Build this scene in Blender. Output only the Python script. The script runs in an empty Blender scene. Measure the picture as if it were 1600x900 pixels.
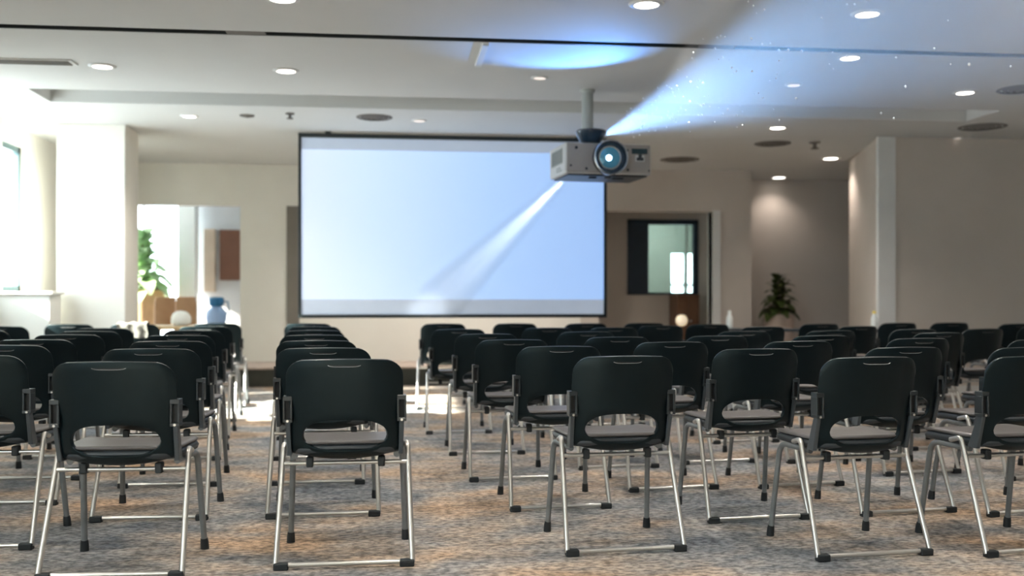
import bpy, bmesh, math, random
from mathutils import Vector, Matrix
random.seed(7)
PI = math.pi
SC = bpy.context.scene
COL = SC.collection

# ------------------------------------------------------------------ camera
F = 1590.0                     # focal length in pixels of the 1600x900 frame
YH = 467.0                     # horizon row
H = 1.03                       # eye height
YAW = math.atan(184.0 / F)     # camera turned right of the room axis
CY, SY = math.cos(YAW), math.sin(YAW)
ZC = 2.75                      # ceiling height
cam = bpy.data.cameras.new('camera')
cam.sensor_width = 36.0
cam.lens = F / 1600.0 * 36.0
cam.shift_y = (YH - 450.0) / 1600.0
cam.clip_start = 0.05
cam.dof.use_dof = True
cam.dof.focus_distance = 4.5
cam.dof.aperture_fstop = 1.6
cam_o = bpy.data.objects.new('camera', cam)
COL.objects.link(cam_o)
cam_o.location = (0, 0, H)
cam_o.rotation_euler = (PI / 2, 0, -YAW)
SC.camera = cam_o

# ------------------------------------------------------------------ world, sun, exposure
SC.view_settings.view_transform = 'Standard'
SC.view_settings.look = 'None'
SC.view_settings.gamma = 1.0
SC.view_settings.use_curve_mapping = False
SC.view_settings.exposure = 0.08
w = bpy.data.worlds.new('sky')
SC.world = w
w.use_nodes = True
bg = w.node_tree.nodes['Background']
bg.inputs[0].default_value = (0.86, 0.94, 1.0, 1)
bg.inputs[1].default_value = 11.0
sun = bpy.data.lights.new('sun', 'SUN')
sun.energy = 75.0
sun.color = (1.0, 0.93, 0.80)
sun.angle = math.radians(1.2)
sun_o = bpy.data.objects.new('sun', sun)
COL.objects.link(sun_o)
_az, _el = math.radians(13), math.radians(29)
sun_dir = Vector((math.cos(_el) * math.cos(_az), math.cos(_el) * math.sin(_az), -math.sin(_el)))
sun_o.rotation_euler = sun_dir.to_track_quat('-Z', 'Y').to_euler()
SPOT_W = 120.0                  # watts of one ceiling downlight

# ------------------------------------------------------------------ pixel rays
def ray(px, d, py=None, z=None):
    """room point at camera depth d on the column px (and row py, or height z)"""
    xc = (px - 800.0) / F * d
    if z is None:
        z = H + (YH - py) / F * d
    return Vector((xc * CY + d * SY, -xc * SY + d * CY, z))
def on_z(px, py, z):
    return ray(px, (z - H) * F / (YH - py), py)
def x_at(px, Y):
    t = (px - 800.0) / F
    return Y * (t * CY + SY) / (CY - t * SY)
def z_at(px, py, Y):
    X = x_at(px, Y)
    return H + (YH - py) / F * (X * SY + Y * CY)

# ------------------------------------------------------------------ materials
def mat(name, col, rough=0.6, metal=0.0, var=0.0, vscale=6.0, bump=0.0, bscale=60.0, emit=None, es=0.0, spec=0.5, coat=0.0, col2=None):
    m = bpy.data.materials.new(name)
    m.use_nodes = True
    nt = m.node_tree
    b = nt.nodes['Principled BSDF']
    b.inputs['Base Color'].default_value = (*col, 1)
    b.inputs['Roughness'].default_value = rough
    b.inputs['Metallic'].default_value = metal
    b.inputs['Specular IOR Level'].default_value = spec
    b.inputs['Coat Weight'].default_value = coat
    tc = nt.nodes.new('ShaderNodeTexCoord')
    if var > 0 or col2:
        n = nt.nodes.new('ShaderNodeTexNoise')
        n.inputs['Scale'].default_value = vscale
        n.inputs['Detail'].default_value = 3
        nt.links.new(tc.outputs['Object'], n.inputs['Vector'])
        r = nt.nodes.new('ShaderNodeValToRGB')
        c2 = col2 if col2 else tuple(min(1, c * (1 + var)) for c in col)
        c1 = col if col2 else tuple(c * (1 - var) for c in col)
        r.color_ramp.elements[0].position = 0.3
        r.color_ramp.elements[1].position = 0.7
        r.color_ramp.elements[0].color = (*c1, 1)
        r.color_ramp.elements[1].color = (*c2, 1)
        nt.links.new(n.outputs['Fac'], r.inputs['Fac'])
        nt.links.new(r.outputs['Color'], b.inputs['Base Color'])
    if bump > 0:
        n = nt.nodes.new('ShaderNodeTexNoise')
        n.inputs['Scale'].default_value = bscale
        nt.links.new(tc.outputs['Object'], n.inputs['Vector'])
        bp = nt.nodes.new('ShaderNodeBump')
        bp.inputs['Strength'].default_value = bump
        bp.inputs['Distance'].default_value = 0.004
        nt.links.new(n.outputs['Fac'], bp.inputs['Height'])
        nt.links.new(bp.outputs['Normal'], b.inputs['Normal'])
    if emit:
        b.inputs['Emission Color'].default_value = (*emit, 1)
        b.inputs['Emission Strength'].default_value = es
    return m

M = {}
M['ceiling'] = mat('ceiling_paint', (0.70, 0.71, 0.70), 0.8, var=0.02, vscale=1.5)
M['cream'] = mat('cream_wall_paint', (0.84, 0.82, 0.76), 0.85, var=0.03, vscale=2, bump=0.05)
M['taupe'] = mat('taupe_wall_paint', (0.62, 0.565, 0.51), 0.85, var=0.03, vscale=2, bump=0.05)
M['white_paint'] = mat('white_trim_paint', (0.78, 0.79, 0.78), 0.5, var=0.02)
M['slot'] = mat('dark_slot_metal', (0.012, 0.017, 0.018), 0.6, var=0.1)
M['teal_metal'] = mat('teal_frame_metal', (0.13, 0.20, 0.22), 0.45, metal=0.3, var=0.05)
M['navy'] = mat('navy_panel', (0.012, 0.028, 0.05), 0.4, var=0.1)
M['black_frame'] = mat('black_screen_frame', (0.008, 0.014, 0.016), 0.45, var=0.1)
M['stage'] = mat('stage_carpet', (0.42, 0.34, 0.29), 0.95, var=0.1, vscale=20, bump=0.3)
M['riser'] = mat('dark_riser_fabric', (0.055, 0.058, 0.048), 0.9, var=0.12, vscale=8)
M['shell'] = mat('black_chair_plastic', (0.0030, 0.0066, 0.0085), 0.36, var=0.12, vscale=14, bump=0.06, bscale=400, spec=0.32)
M['shell'].node_tree.nodes['Principled BSDF'].inputs['Specular Tint'].default_value = (0.70, 0.92, 1.0, 1)
M['bracket'] = mat('charcoal_bracket_plastic', (0.020, 0.026, 0.030), 0.36, var=0.1)
M['rail'] = mat('grey_support_plastic', (0.055, 0.066, 0.076), 0.4, var=0.08)
M['slotblack'] = mat('black_recess', (0.003, 0.004, 0.005), 0.7, var=0.1)
M['seat'] = mat('grey_brown_seat_vinyl', (0.118, 0.110, 0.110), 0.42, var=0.08, vscale=12, bump=0.08, bscale=250)
M['under'] = mat('dark_seat_pan', (0.030, 0.038, 0.046), 0.45, var=0.1)
M['chrome'] = mat('satin_silver_tube', (0.62, 0.61, 0.585), 0.28, metal=0.85, var=0.04, vscale=20)
M['gunmetal'] = mat('grey_powder_tube', (0.19, 0.205, 0.215), 0.42, metal=0.35, var=0.08, vscale=20)
M['rubber'] = mat('black_rubber', (0.010, 0.014, 0.017), 0.6, var=0.1)
M['lip'] = mat('grip_edge_highlight', (0.20, 0.22, 0.23), 0.25, var=0.05)
M['proj_case'] = mat('projector_casing', (0.62, 0.62, 0.61), 0.4, var=0.03)
M['proj_front'] = mat('projector_front_panel', (0.36, 0.335, 0.305), 0.4, metal=0.25, var=0.04, vscale=9)
M['proj_dark'] = mat('projector_dark_plastic', (0.012, 0.02, 0.028), 0.35, var=0.1)
M['proj_vent'] = mat('projector_vent_grey', (0.25, 0.27, 0.265), 0.6, var=0.05)
M['proj_ring'] = mat('lens_ring_metal', (0.50, 0.53, 0.56), 0.22, metal=0.9, var=0.04)
M['barrel'] = mat('lens_barrel_blue_black', (0.012, 0.035, 0.065), 0.25, metal=0.2, var=0.1, coat=0.6)
M['lens_in'] = mat('lens_inner_teal_glass', (0.04, 0.16, 0.22), 0.1, metal=0.3, var=0.1, coat=1.0, emit=(0.06, 0.30, 0.48), es=0.22)
M['lens_hot'] = mat('glowing_lens_centre', (0.6, 0.8, 1.0), 0.1, var=0.02, emit=(0.55, 0.80, 1.0), es=5.0)
M['pole'] = mat('painted_pole', (0.40, 0.43, 0.42), 0.45, metal=0.2, var=0.04)
M['lamp_glow'] = mat('downlight_diffuser', (0.9, 0.9, 0.88), 0.5, var=0.01, emit=(1.0, 0.93, 0.84), es=7.0)
M['lamp_dim'] = mat('downlight_diffuser_dim', (0.8, 0.78, 0.76), 0.5, var=0.01, emit=(1.0, 0.82, 0.70), es=0.9)
M['vent'] = mat('round_vent_grey', (0.16, 0.145, 0.13), 0.7, var=0.06)
M['wood'] = mat('tan_wood', (0.52, 0.30, 0.15), 0.5, vscale=5, col2=(0.40, 0.21, 0.10), var=0.1)
M['wood_light'] = mat('light_wood', (0.72, 0.56, 0.34), 0.5, var=0.08)
M['cabinet'] = mat('brown_cabinet_wood', (0.17, 0.075, 0.035), 0.45, vscale=7, col2=(0.13, 0.055, 0.025), var=0.1)
M['board'] = mat('brown_board', (0.18, 0.085, 0.055), 0.8, var=0.06)
M['leaf'] = mat('dark_green_leaf', (0.035, 0.065, 0.015), 0.45, vscale=9, col2=(0.10, 0.115, 0.02), var=0.1)
M['leaf_light'] = mat('bright_green_leaf', (0.40, 0.58, 0.30), 0.5, vscale=6, col2=(0.52, 0.68, 0.44), var=0.1)
M['pot'] = mat('pale_planter', (0.55, 0.44, 0.37), 0.6, var=0.05)
M['terracotta'] = mat('tan_tub', (0.60, 0.40, 0.22), 0.7, var=0.08)
M['stem'] = mat('plant_stem', (0.16, 0.11, 0.05), 0.7, var=0.1)
M['blue_cap'] = mat('blue_plastic', (0.03, 0.17, 0.34), 0.4, var=0.05)
M['blue_jug'] = mat('pale_blue_plastic', (0.38, 0.54, 0.82), 0.25, var=0.04)
M['white_glaze'] = mat('white_glazed_surface', (0.82, 0.86, 0.84), 0.25, var=0.02)
M['globe'] = mat('lit_globe', (0.9, 0.85, 0.75), 0.4, var=0.02, emit=(1.0, 0.78, 0.5), es=0.5)
M['cloth'] = mat('grey_jacket_cloth', (0.15, 0.145, 0.13), 0.9, var=0.12, vscale=20, bump=0.3)
M['lobby_wall'] = mat('lobby_wall_paint', (0.66, 0.68, 0.70), 0.85, var=0.02)
M['sage'] = mat('sage_wall_paint', (0.40, 0.44, 0.41), 0.85, var=0.03)
M['bottle_y'] = mat('yellow_label', (0.75, 0.60, 0.12), 0.5, var=0.05)
M['dust'] = mat('dust_mote', (0.9, 0.93, 1.0), 0.5, var=0.02)

def glass_mat(name, tint, rough=0.02, mix=0.12):
    m = bpy.data.materials.new(name); m.use_nodes = True
    nt = m.node_tree; nt.nodes.clear()
    out = nt.nodes.new('ShaderNodeOutputMaterial')
    mx = nt.nodes.new('ShaderNodeMixShader'); mx.inputs[0].default_value = mix
    tr = nt.nodes.new('ShaderNodeBsdfTransparent'); tr.inputs[0].default_value = (*tint, 1)
    gl = nt.nodes.new('ShaderNodeBsdfGlossy'); gl.inputs['Roughness'].default_value = rough
    nt.links.new(tr.outputs[0], mx.inputs[1]); nt.links.new(gl.outputs[0], mx.inputs[2])
    nt.links.new(mx.outputs[0], out.inputs[0])
    return m
M['glass'] = glass_mat('window_glass', (0.94, 0.98, 0.98), mix=0.06)
M['glass_grey'] = glass_mat('interior_glass', (0.80, 0.88, 0.86), mix=0.10)

def carpet_mat():
    m = bpy.data.materials.new('patterned_carpet'); m.use_nodes = True
    nt = m.node_tree; b = nt.nodes['Principled BSDF']
    b.inputs['Roughness'].default_value = 0.95
    b.inputs['Specular IOR Level'].default_value = 0.15
    tc = nt.nodes.new('ShaderNodeTexCoord')
    def noise(scale, sx, sy, detail=4, rough=0.55):
        mp = nt.nodes.new('ShaderNodeMapping'); mp.inputs['Scale'].default_value = (sx, sy, 1)
        n = nt.nodes.new('ShaderNodeTexNoise'); n.inputs['Scale'].default_value = scale
        n.inputs['Detail'].default_value = detail; n.inputs['Roughness'].default_value = rough
        nt.links.new(tc.outputs['Object'], mp.inputs[0]); nt.links.new(mp.outputs[0], n.inputs['Vector'])
        return n
    def ramp(n, stops):
        r = nt.nodes.new('ShaderNodeValToRGB'); e = r.color_ramp.elements
        e[0].position, e[0].color = stops[0][0], (*stops[0][1], 1)
        e[1].position, e[1].color = stops[-1][0], (*stops[-1][1], 1)
        for p, c in stops[1:-1]:
            k = e.new(p); k.color = (*c, 1)
        nt.links.new(n.outputs['Fac'], r.inputs['Fac'])
        return r
    def mix(a, c, mode, fac):
        x = nt.nodes.new('ShaderNodeMix'); x.data_type = 'RGBA'; x.blend_type = mode
        x.inputs[0].default_value = fac
        nt.links.new(a, x.inputs[6]); nt.links.new(c, x.inputs[7])
        return x.outputs[2]
    big = ramp(noise(1.35, 0.75, 1.15, 4, 0.6), [(0.40, (0.205, 0.215, 0.228)), (0.47, (0.30, 0.285, 0.275)), (0.55, (0.395, 0.325, 0.27)), (0.65, (0.44, 0.31, 0.215))])
    mid = ramp(noise(3.2, 1.0, 1.9, 5, 0.6), [(0.38, (0.62, 0.66, 0.71)), (0.52, (0.97, 0.97, 0.97)), (0.66, (1.15, 1.12, 1.08))])
    fine = ramp(noise(46.0, 0.62, 1.0, 4, 0.65), [(0.40, (0.42, 0.43, 0.45)), (0.50, (0.95, 0.95, 0.95)), (0.60, (1.5, 1.48, 1.45))])
    c = mix(big.outputs[0], mid.outputs[0], 'MULTIPLY', 1.0)
    c = mix(c, fine.outputs[0], 'MULTIPLY', 0.85)
    nt.links.new(c, b.inputs['Base Color'])
    bp = nt.nodes.new('ShaderNodeBump'); bp.inputs['Strength'].default_value = 0.5; bp.inputs['Distance'].default_value = 0.006
    fn = noise(90.0, 0.6, 1.0, 3)
    nt.links.new(fn.outputs['Fac'], bp.inputs['Height']); nt.links.new(bp.outputs[0], b.inputs['Normal'])
    return m
M['carpet'] = carpet_mat()

def screen_mat():
    m = bpy.data.materials.new('projected_picture'); m.use_nodes = True
    nt = m.node_tree; b = nt.nodes['Principled BSDF']
    b.inputs['Roughness'].default_value = 0.7
    b.inputs['Base Color'].default_value = (0.5, 0.5, 0.5, 1)
    tc = nt.nodes.new('ShaderNodeTexCoord')
    g = nt.nodes.new('ShaderNodeTexGradient')
    mp = nt.nodes.new('ShaderNodeMapping')
    mp.inputs['Scale'].default_value = (0.31, 1, 1); mp.inputs['Location'].default_value = (0.5, 0, 0)
    nt.links.new(tc.outputs['Object'], mp.inputs[0]); nt.links.new(mp.outputs[0], g.inputs[0])
    r = nt.nodes.new('ShaderNodeValToRGB'); e = r.color_ramp.elements
    e[0].position = 0.0; e[0].color = (0.50, 0.62, 0.84, 1)
    e[1].position = 1.0; e[1].color = (0.22, 0.44, 0.88, 1)
    k = e.new(0.22); k.color = (0.43, 0.62, 0.93, 1)
    k = e.new(0.62); k.color = (0.28, 0.51, 0.92, 1)
    nt.links.new(g.outputs[0], r.inputs[0])
    nt.links.new(r.outputs[0], b.inputs['Emission Color'])
    b.inputs['Emission Strength'].default_value = 0.85
    return m
M['picture'] = screen_mat()
M['screen_cloth'] = mat('glowing_border_cloth', (0.50, 0.56, 0.64), 0.8, var=0.02, emit=(0.42, 0.50, 0.66), es=0.38)  # emission stands in for light falling on the blank strips

def haze_mat(name, density, aniso, col, src=None, far=2.0):
    m = bpy.data.materials.new(name); m.use_nodes = True
    nt = m.node_tree; nt.nodes.clear()
    out = nt.nodes.new('ShaderNodeOutputMaterial')
    v = nt.nodes.new('ShaderNodeVolumeScatter')
    v.inputs['Color'].default_value = (*col, 1)
    v.inputs['Density'].default_value = density
    v.inputs['Anisotropy'].default_value = aniso
    if src is not None:                  # density cut near the source to hold down the light's glare
        g = nt.nodes.new('ShaderNodeNewGeometry')
        vm = nt.nodes.new('ShaderNodeVectorMath'); vm.operation = 'DISTANCE'; vm.inputs[1].default_value = src
        nt.links.new(g.outputs['Position'], vm.inputs[0])
        mr = nt.nodes.new('ShaderNodeMapRange'); mr.inputs['From Min'].default_value = 0.0; mr.inputs['From Max'].default_value = far
        mr.inputs['To Min'].default_value = density * 0.10; mr.inputs['To Max'].default_value = density
        nt.links.new(vm.outputs['Value'], mr.inputs['Value'])
        nt.links.new(mr.outputs['Result'], v.inputs['Density'])
    nt.links.new(v.outputs[0], out.inputs['Volume'])
    return m

# ------------------------------------------------------------------ mesh builder
class MB:
    def __init__(s):
        s.v = []; s.f = []; s.m = []
    def add(s, vs, fs, mi=0):
        o = len(s.v); s.v += [tuple(p) for p in vs]
        s.f += [tuple(i + o for i in f) for f in fs]; s.m += [mi] * len(fs)
        return s
    def box(s, x0, x1, y0, y1, z0, z1, mx=None, mi=0):
        p = [Vector((x, y, z)) for z in (z0, z1) for y in (y0, y1) for x in (x0, x1)]
        if mx is not None: p = [mx @ q for q in p]
        return s.add(p, [(0, 2, 3, 1), (4, 5, 7, 6), (0, 1, 5, 4), (2, 6, 7, 3), (0, 4, 6, 2), (1, 3, 7, 5)], mi)
    def tube(s, pts, r, n=10, caps=True, mi=0):
        pts = [Vector(p) for p in pts]; k = len(pts)
        rs = r if isinstance(r, (list, tuple)) else [r] * k
        t0 = (pts[1] - pts[0]).normalized()
        a = t0.orthogonal().normalized(); vs = []
        for i, p in enumerate(pts):
            if i == 0: t = t0
            elif i == k - 1: t = (pts[i] - pts[i - 1]).normalized()
            else: t = ((pts[i] - pts[i - 1]).normalized() + (pts[i + 1] - pts[i]).normalized()).normalized()
            a = (a - t * a.dot(t)).normalized(); b = t.cross(a)
            for j in range(n):
                c = 2 * PI * j / n
                vs.append(p + (a * math.cos(c) + b * math.sin(c)) * rs[i])
        fs = [(i * n + j, i * n + (j + 1) % n, (i + 1) * n + (j + 1) % n, (i + 1) * n + j) for i in range(k - 1) for j in range(n)]
        if caps: fs += [tuple(range(n - 1, -1, -1)), tuple(range((k - 1) * n, k * n))]
        return s.add(vs, fs, mi)
    def lathe(s, prof, n=24, mx=None, mi=0, ring=False):
        """profile of (radius, height) turned about local z"""
        vs = []
        for r, z in prof:
            for j in range(n):
                c = 2 * PI * j / n
                q = Vector((r * math.cos(c), r * math.sin(c), z))
                vs.append(mx @ q if mx is not None else q)
        k = len(prof)
        fs = [(i * n + j, i * n + (j + 1) % n, (i + 1) * n + (j + 1) % n, (i + 1) * n + j) for i in range(k - 1) for j in range(n)]
        if ring: fs += [((k - 1) * n + j, (k - 1) * n + (j + 1) % n, (j + 1) % n, j) for j in range(n)]
        else: fs += [tuple(range(n - 1, -1, -1)), tuple(range((k - 1) * n, k * n))]
        return s.add(vs, fs, mi)
    def build(s, name, m, parent=None, smooth=False, bevel=0.0, seg=2):
        me = bpy.data.meshes.new(name)
        me.from_pydata(s.v, [], s.f)
        for q in (m if isinstance(m, (list, tuple)) else [m]):
            me.materials.append(M[q] if isinstance(q, str) else q)
        me.polygons.foreach_set('material_index', s.m)
        bm = bmesh.new(); bm.from_mesh(me)
        bmesh.ops.recalc_face_normals(bm, faces=bm.faces)
        if bevel > 0:
            es = [e for e in bm.edges if len(e.link_faces) == 2 and e.calc_face_angle(0) > 0.6]
            bmesh.ops.bevel(bm, geom=es, offset=bevel, segments=seg, profile=0.5, affect='EDGES', clamp_overlap=True)
        bm.to_mesh(me); bm.free()
        if smooth:
            for p in me.polygons: p.use_smooth = True
            me.set_sharp_from_angle(angle=math.radians(42))
        o = bpy.data.objects.new(name, me)
        COL.objects.link(o)
        if parent: o.parent = parent
        return o

def tag(o, label, cat, group=None, kind=None):
    o['label'] = label; o['category'] = cat
    if group: o['group'] = group
    if kind: o['kind'] = kind
    return o
def thing(name, label, cat, loc=(0, 0, 0), rz=0.0, group=None):
    o = bpy.data.objects.new(name, None); COL.objects.link(o)
    o.empty_display_size = 0.1
    o.location = loc; o.rotation_euler = (0, 0, rz)
    return tag(o, label, cat, group)
def struct(o, label=None):
    o['kind'] = 'structure'
    if label: o['label'] = label
    return o
def fillet(pts, r, n=6):
    pts = [Vector(p) for p in pts]; out = [pts[0]]
    for a, b, c in zip(pts, pts[1:], pts[2:]):
        u = (a - b).normalized(); v = (c - b).normalized()
        for i in range(n + 1):
            t = i / n
            out.append((b + u * r) * (1 - t) ** 2 + b * 2 * t * (1 - t) + (b + v * r) * t ** 2)
    return out + [pts[-1]]
def holed(mb, ax, c0, c1, u0, u1, v0, v1, holes):
    """slab with rectangular holes; ax 'x'/'y' = wall normal (u along wall, v up), 'z' = ceiling (u=x, v=y)"""
    us = sorted({u0, u1, *[h for q in holes for h in q[:2] if u0 < h < u1]})
    vs = sorted({v0, v1, *[h for q in holes for h in q[2:] if v0 < h < v1]})
    for a, b in zip(us, us[1:]):
        for c, d in zip(vs, vs[1:]):
            m0, m1 = (a + b) / 2, (c + d) / 2
            if any(q[0] < m0 < q[1] and q[2] < m1 < q[3] for q in holes): continue
            if ax == 'y': mb.box(a, b, c0, c1, c, d)
            elif ax == 'x': mb.box(c0, c1, a, b, c, d)
            else: mb.box(a, b, c, d, c0, c1)
    return mb

# ------------------------------------------------------------------ room shell
XL, XR = -3.75, 7.6            # left (window) wall, right end
YB, YF = -4.5, 13.3            # back wall, front wall
struct(MB().box(-5.8, 8.2, YB - 0.2, 17.4, -0.12, 0).build('floor', 'carpet'), 'grey and tan patterned carpet')

# front wall openings, in room metres
LO = (-3.35, -1.95, 0.0, 2.22)           # bright lobby opening on the left
RO = (2.70, 4.25, 0.224, 2.20)           # recess on the right
DO = (-1.37, -1.21, 0.224, 2.22)         # dark strip beside the screen
AX = 4.80                                 # the alcove begins here
struct(holed(MB(), 'y', YF, YF + 0.15, XL, AX, 0, ZC, [LO, RO]).build('wall_front', 'taupe'))
struct(MB().box(XL, LO[0] - 0.001, YF - 0.012, YF - 0.001, 0, ZC).box(LO[1], DO[0], YF - 0.012, YF - 0.001, 0.0, ZC)
       .box(LO[0], LO[1], YF - 0.012, YF - 0.001, LO[3], ZC).box(DO[0], 2.45, YF - 0.012, YF - 0.001, DO[3], ZC)
       .box(DO[0], 2.45, YF - 0.012, YF - 0.001, 0.224, DO[3]).build('trim_1', 'cream'), 'cream painted facing of the front wall')
struct(MB().box(DO[0], DO[1], YF - 0.03, YF - 0.013, DO[2], DO[3]).build('trim_3', mat('grey_brown_strip', (0.20, 0.18, 0.155), 0.6, var=0.05)), 'dark grey brown wall strip beside the projection screen')

# left wall with its window
W1 = (10.30, 10.95, 1.10, 2.58)
WA = (8.10, 10.02, 1.10, 2.58)
WB1 = (-3.7, -1.5, 0.9, 2.58)
WB2 = (-0.7, 1.5, 0.9, 2.58)
struct(holed(MB(), 'x', XL - 0.18, XL, YB, YF + 0.15, 0, ZC, [W1, WA, WB1, WB2]).build('wall_left', 'cream'))
win = struct(MB().box(XL - 0.12, XL - 0.06, W1[0], W1[1], W1[2], W1[2] + 0.06).box(XL - 0.12, XL - 0.06, W1[0], W1[1], W1[3] - 0.06, W1[3])
             .box(XL - 0.12, XL - 0.06, W1[0], W1[0] + 0.06, W1[2], W1[3]).box(XL - 0.12, XL - 0.06, W1[1] - 0.06, W1[1], W1[2], W1[3])
             .build('window_1', 'teal_metal'), 'bright window with a teal grey frame in the left wall')
MB().box(XL - 0.094, XL - 0.088, W1[0] + 0.06, W1[1] - 0.06, W1[2] + 0.06, W1[3] - 0.06).build('pane', 'glass', win)
MB().box(XL - 0.05, XL + 0.05, W1[0] - 0.05, W1[1] + 0.05, W1[2] - 0.04, W1[2]).build('window_sill', 'white_paint', win)
for n_, q in ((5, WB1), (6, WB2), (7, WA)):       # unseen windows: two added behind the camera for daylight, one past the frame edge
    wb = struct(MB().box(XL - 0.12, XL - 0.06, q[0], q[1], q[2], q[2] + 0.06).box(XL - 0.12, XL - 0.06, q[0], q[1], q[3] - 0.06, q[3])
                .box(XL - 0.12, XL - 0.06, q[0], q[0] + 0.06, q[2], q[3]).box(XL - 0.12, XL - 0.06, q[1] - 0.06, q[1], q[2], q[3]).build('window_%d' % n_, 'teal_metal'))
    ym = (q[0] + q[1]) / 2
    MB().box(XL - 0.11, XL - 0.07, ym - 0.025, ym + 0.025, q[2] + 0.06, q[3] - 0.06).build('mullion', 'teal_metal', wb)
    for a, b in ((q[0] + 0.06, ym - 0.025), (ym + 0.025, q[1] - 0.06)):
        MB().box(XL - 0.094, XL - 0.088, a, b, q[2] + 0.06, q[3] - 0.06).build('pane', 'glass', wb)
struct(MB().box(XL + 0.001, -3.22, 10.02, 10.34, 0, 1.07).box(XL + 0.001, -3.19, 9.99, 10.36, 1.07, 1.10).build('ledge', 'cream', None, bevel=0.006), 'cream low ledge under the window')
struct(MB().box(-3.29, -2.64, 10.42, 10.95, 0, ZC).build('column', 'cream', None, bevel=0.008), 'cream square column beside the window')

# back wall, right walls
struct(MB().box(XL - 0.2, XR + 0.2, YB - 0.2, YB, 0, ZC).build('wall_back', 'cream'))
struct(MB().box(XR, XR + 0.2, YB, 10.28, 0, ZC).build('wall_right', 'taupe'))
struct(MB().box(5.29, XR + 0.2, 10.28, 10.48, 0, ZC).build('wall_right_front', 'taupe'))
struct(MB().box(5.09, 5.29, 10.26, 10.31, 0, ZC).build('pillar', 'white_paint', None, bevel=0.006), 'narrow white pillar at the end of the taupe wall')
def quadwall(name, a, b, t, m):
    a, b = Vector((*a, 0)), Vector((*b, 0)); n = Vector((b.y - a.y, a.x - b.x, 0)).normalized() * t
    p = [a, b, b + n, a + n]
    return MB().add([(*q.xy, 0) for q in p] + [(*q.xy, ZC) for q in p], [(0, 1, 2, 3), (7, 6, 5, 4), (0, 4, 5, 1), (1, 5, 6, 2), (2, 6, 7, 3), (3, 7, 4, 0)]).build(name, m)
struct(quadwall('wall_angled', (5.12, 10.31), (5.60, 12.05), 0.12, 'taupe'))
struct(MB().box(AX - 0.1, 8.0, 14.15, 14.3, 0, ZC).build('wall_alcove', 'taupe'))
struct(MB().box(AX - 0.15, AX, YF + 0.15, 14.15, 0, ZC).build('wall_alcove_side', 'taupe'))
struct(MB().box(7.85, 8.0, 10.48, 14.15, 0, ZC).build('wall_alcove_end', 'taupe'))

# stage platform
st = struct(MB().box(-1.90, 4.70, 12.12, YF - 0.013, 0.205, 0.224).build('stage', 'stage'), 'low carpeted stage platform under the screen')
MB().box(-1.88, 4.68, 12.15, YF - 0.013, 0.001, 0.205).build('riser', 'riser', st)

# ceiling: one plane with a dark air slot, a long trough and a shallow tray
SL = (XL, XR, 6.69, 6.80)
tx0, tx1 = x_at(45, 8.75), x_at(1512, 9.25)
TR = (tx0, tx1, 8.72, 9.28)
bx0 = on_z(752, 100, ZC).x
BT = (bx0, bx0 + 1.15, 6.83, 7.35)
ce = struct(holed(MB(), 'z', ZC, ZC + 0.06, XL - 0.19, 8.2, YB - 0.2, YF + 0.15, [SL, TR]).build('ceiling', 'ceiling'))
struct(MB().box(-5.8, 8.2, YF + 0.15, 17.4, ZC, ZC + 0.06).build('ceiling_far', 'ceiling'))
def recess(name, r, depth, m):
    x0, x1, y0, y1 = r; z0, z1 = ZC + 0.001, ZC + depth
    t = 0.02
    return MB().box(x0 - t, x1 + t, y0 - t, y1 + t, z1, z1 + t).box(x0 - t, x0, y0, y1, ZC + 0.06, z1).box(x1, x1 + t, y0, y1, ZC + 0.06, z1) \
        .box(x0 - t, x1 + t, y0 - t, y0, ZC + 0.06, z1).box(x0 - t, x1 + t, y1, y1 + t, ZC + 0.06, z1).build(name, m, ce)
recess('air_slot', SL, 0.12, 'slot')
recess('light_trough', TR, 0.13, 'ceiling')
MB().box(SL[0], SL[1], SL[3] - 0.014, SL[3] - 0.0005, ZC + 0.002, ZC + 0.06).box(SL[0], SL[1], SL[2] + 0.0005, SL[2] + 0.014, ZC + 0.002, ZC + 0.06).build('slot_lining', 'slot', ce)
MB().box(BT[0] - 0.045, BT[0], BT[2] - 0.02, BT[3] + 0.1, ZC - 0.02, ZC - 0.0005).build('ceiling_strip', 'white_paint', ce)
x = XL + 0.02
k = 0
while x < XR - 0.05:           # the slot is closed by short light plates between the dark lengths
    ln = (0.9, 0.35, 1.4, 0.5)[k % 4]
    if k % 4 == 3: MB().box(x, min(x + ln * 0.5, XR), 6.692, 6.798, ZC + 0.002, ZC + 0.012).build('slot_plate', 'vent', ce)
    x += ln; k += 1
struct(MB().box(XL + 0.001, XL + 0.02, YB, 9.9, 0, 0.1).build('baseboard_left', 'white_paint'))
struct(MB().box(5.3, XR, 10.262, 10.279, 0, 0.1).build('baseboard_right', 'white_paint'))

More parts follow.
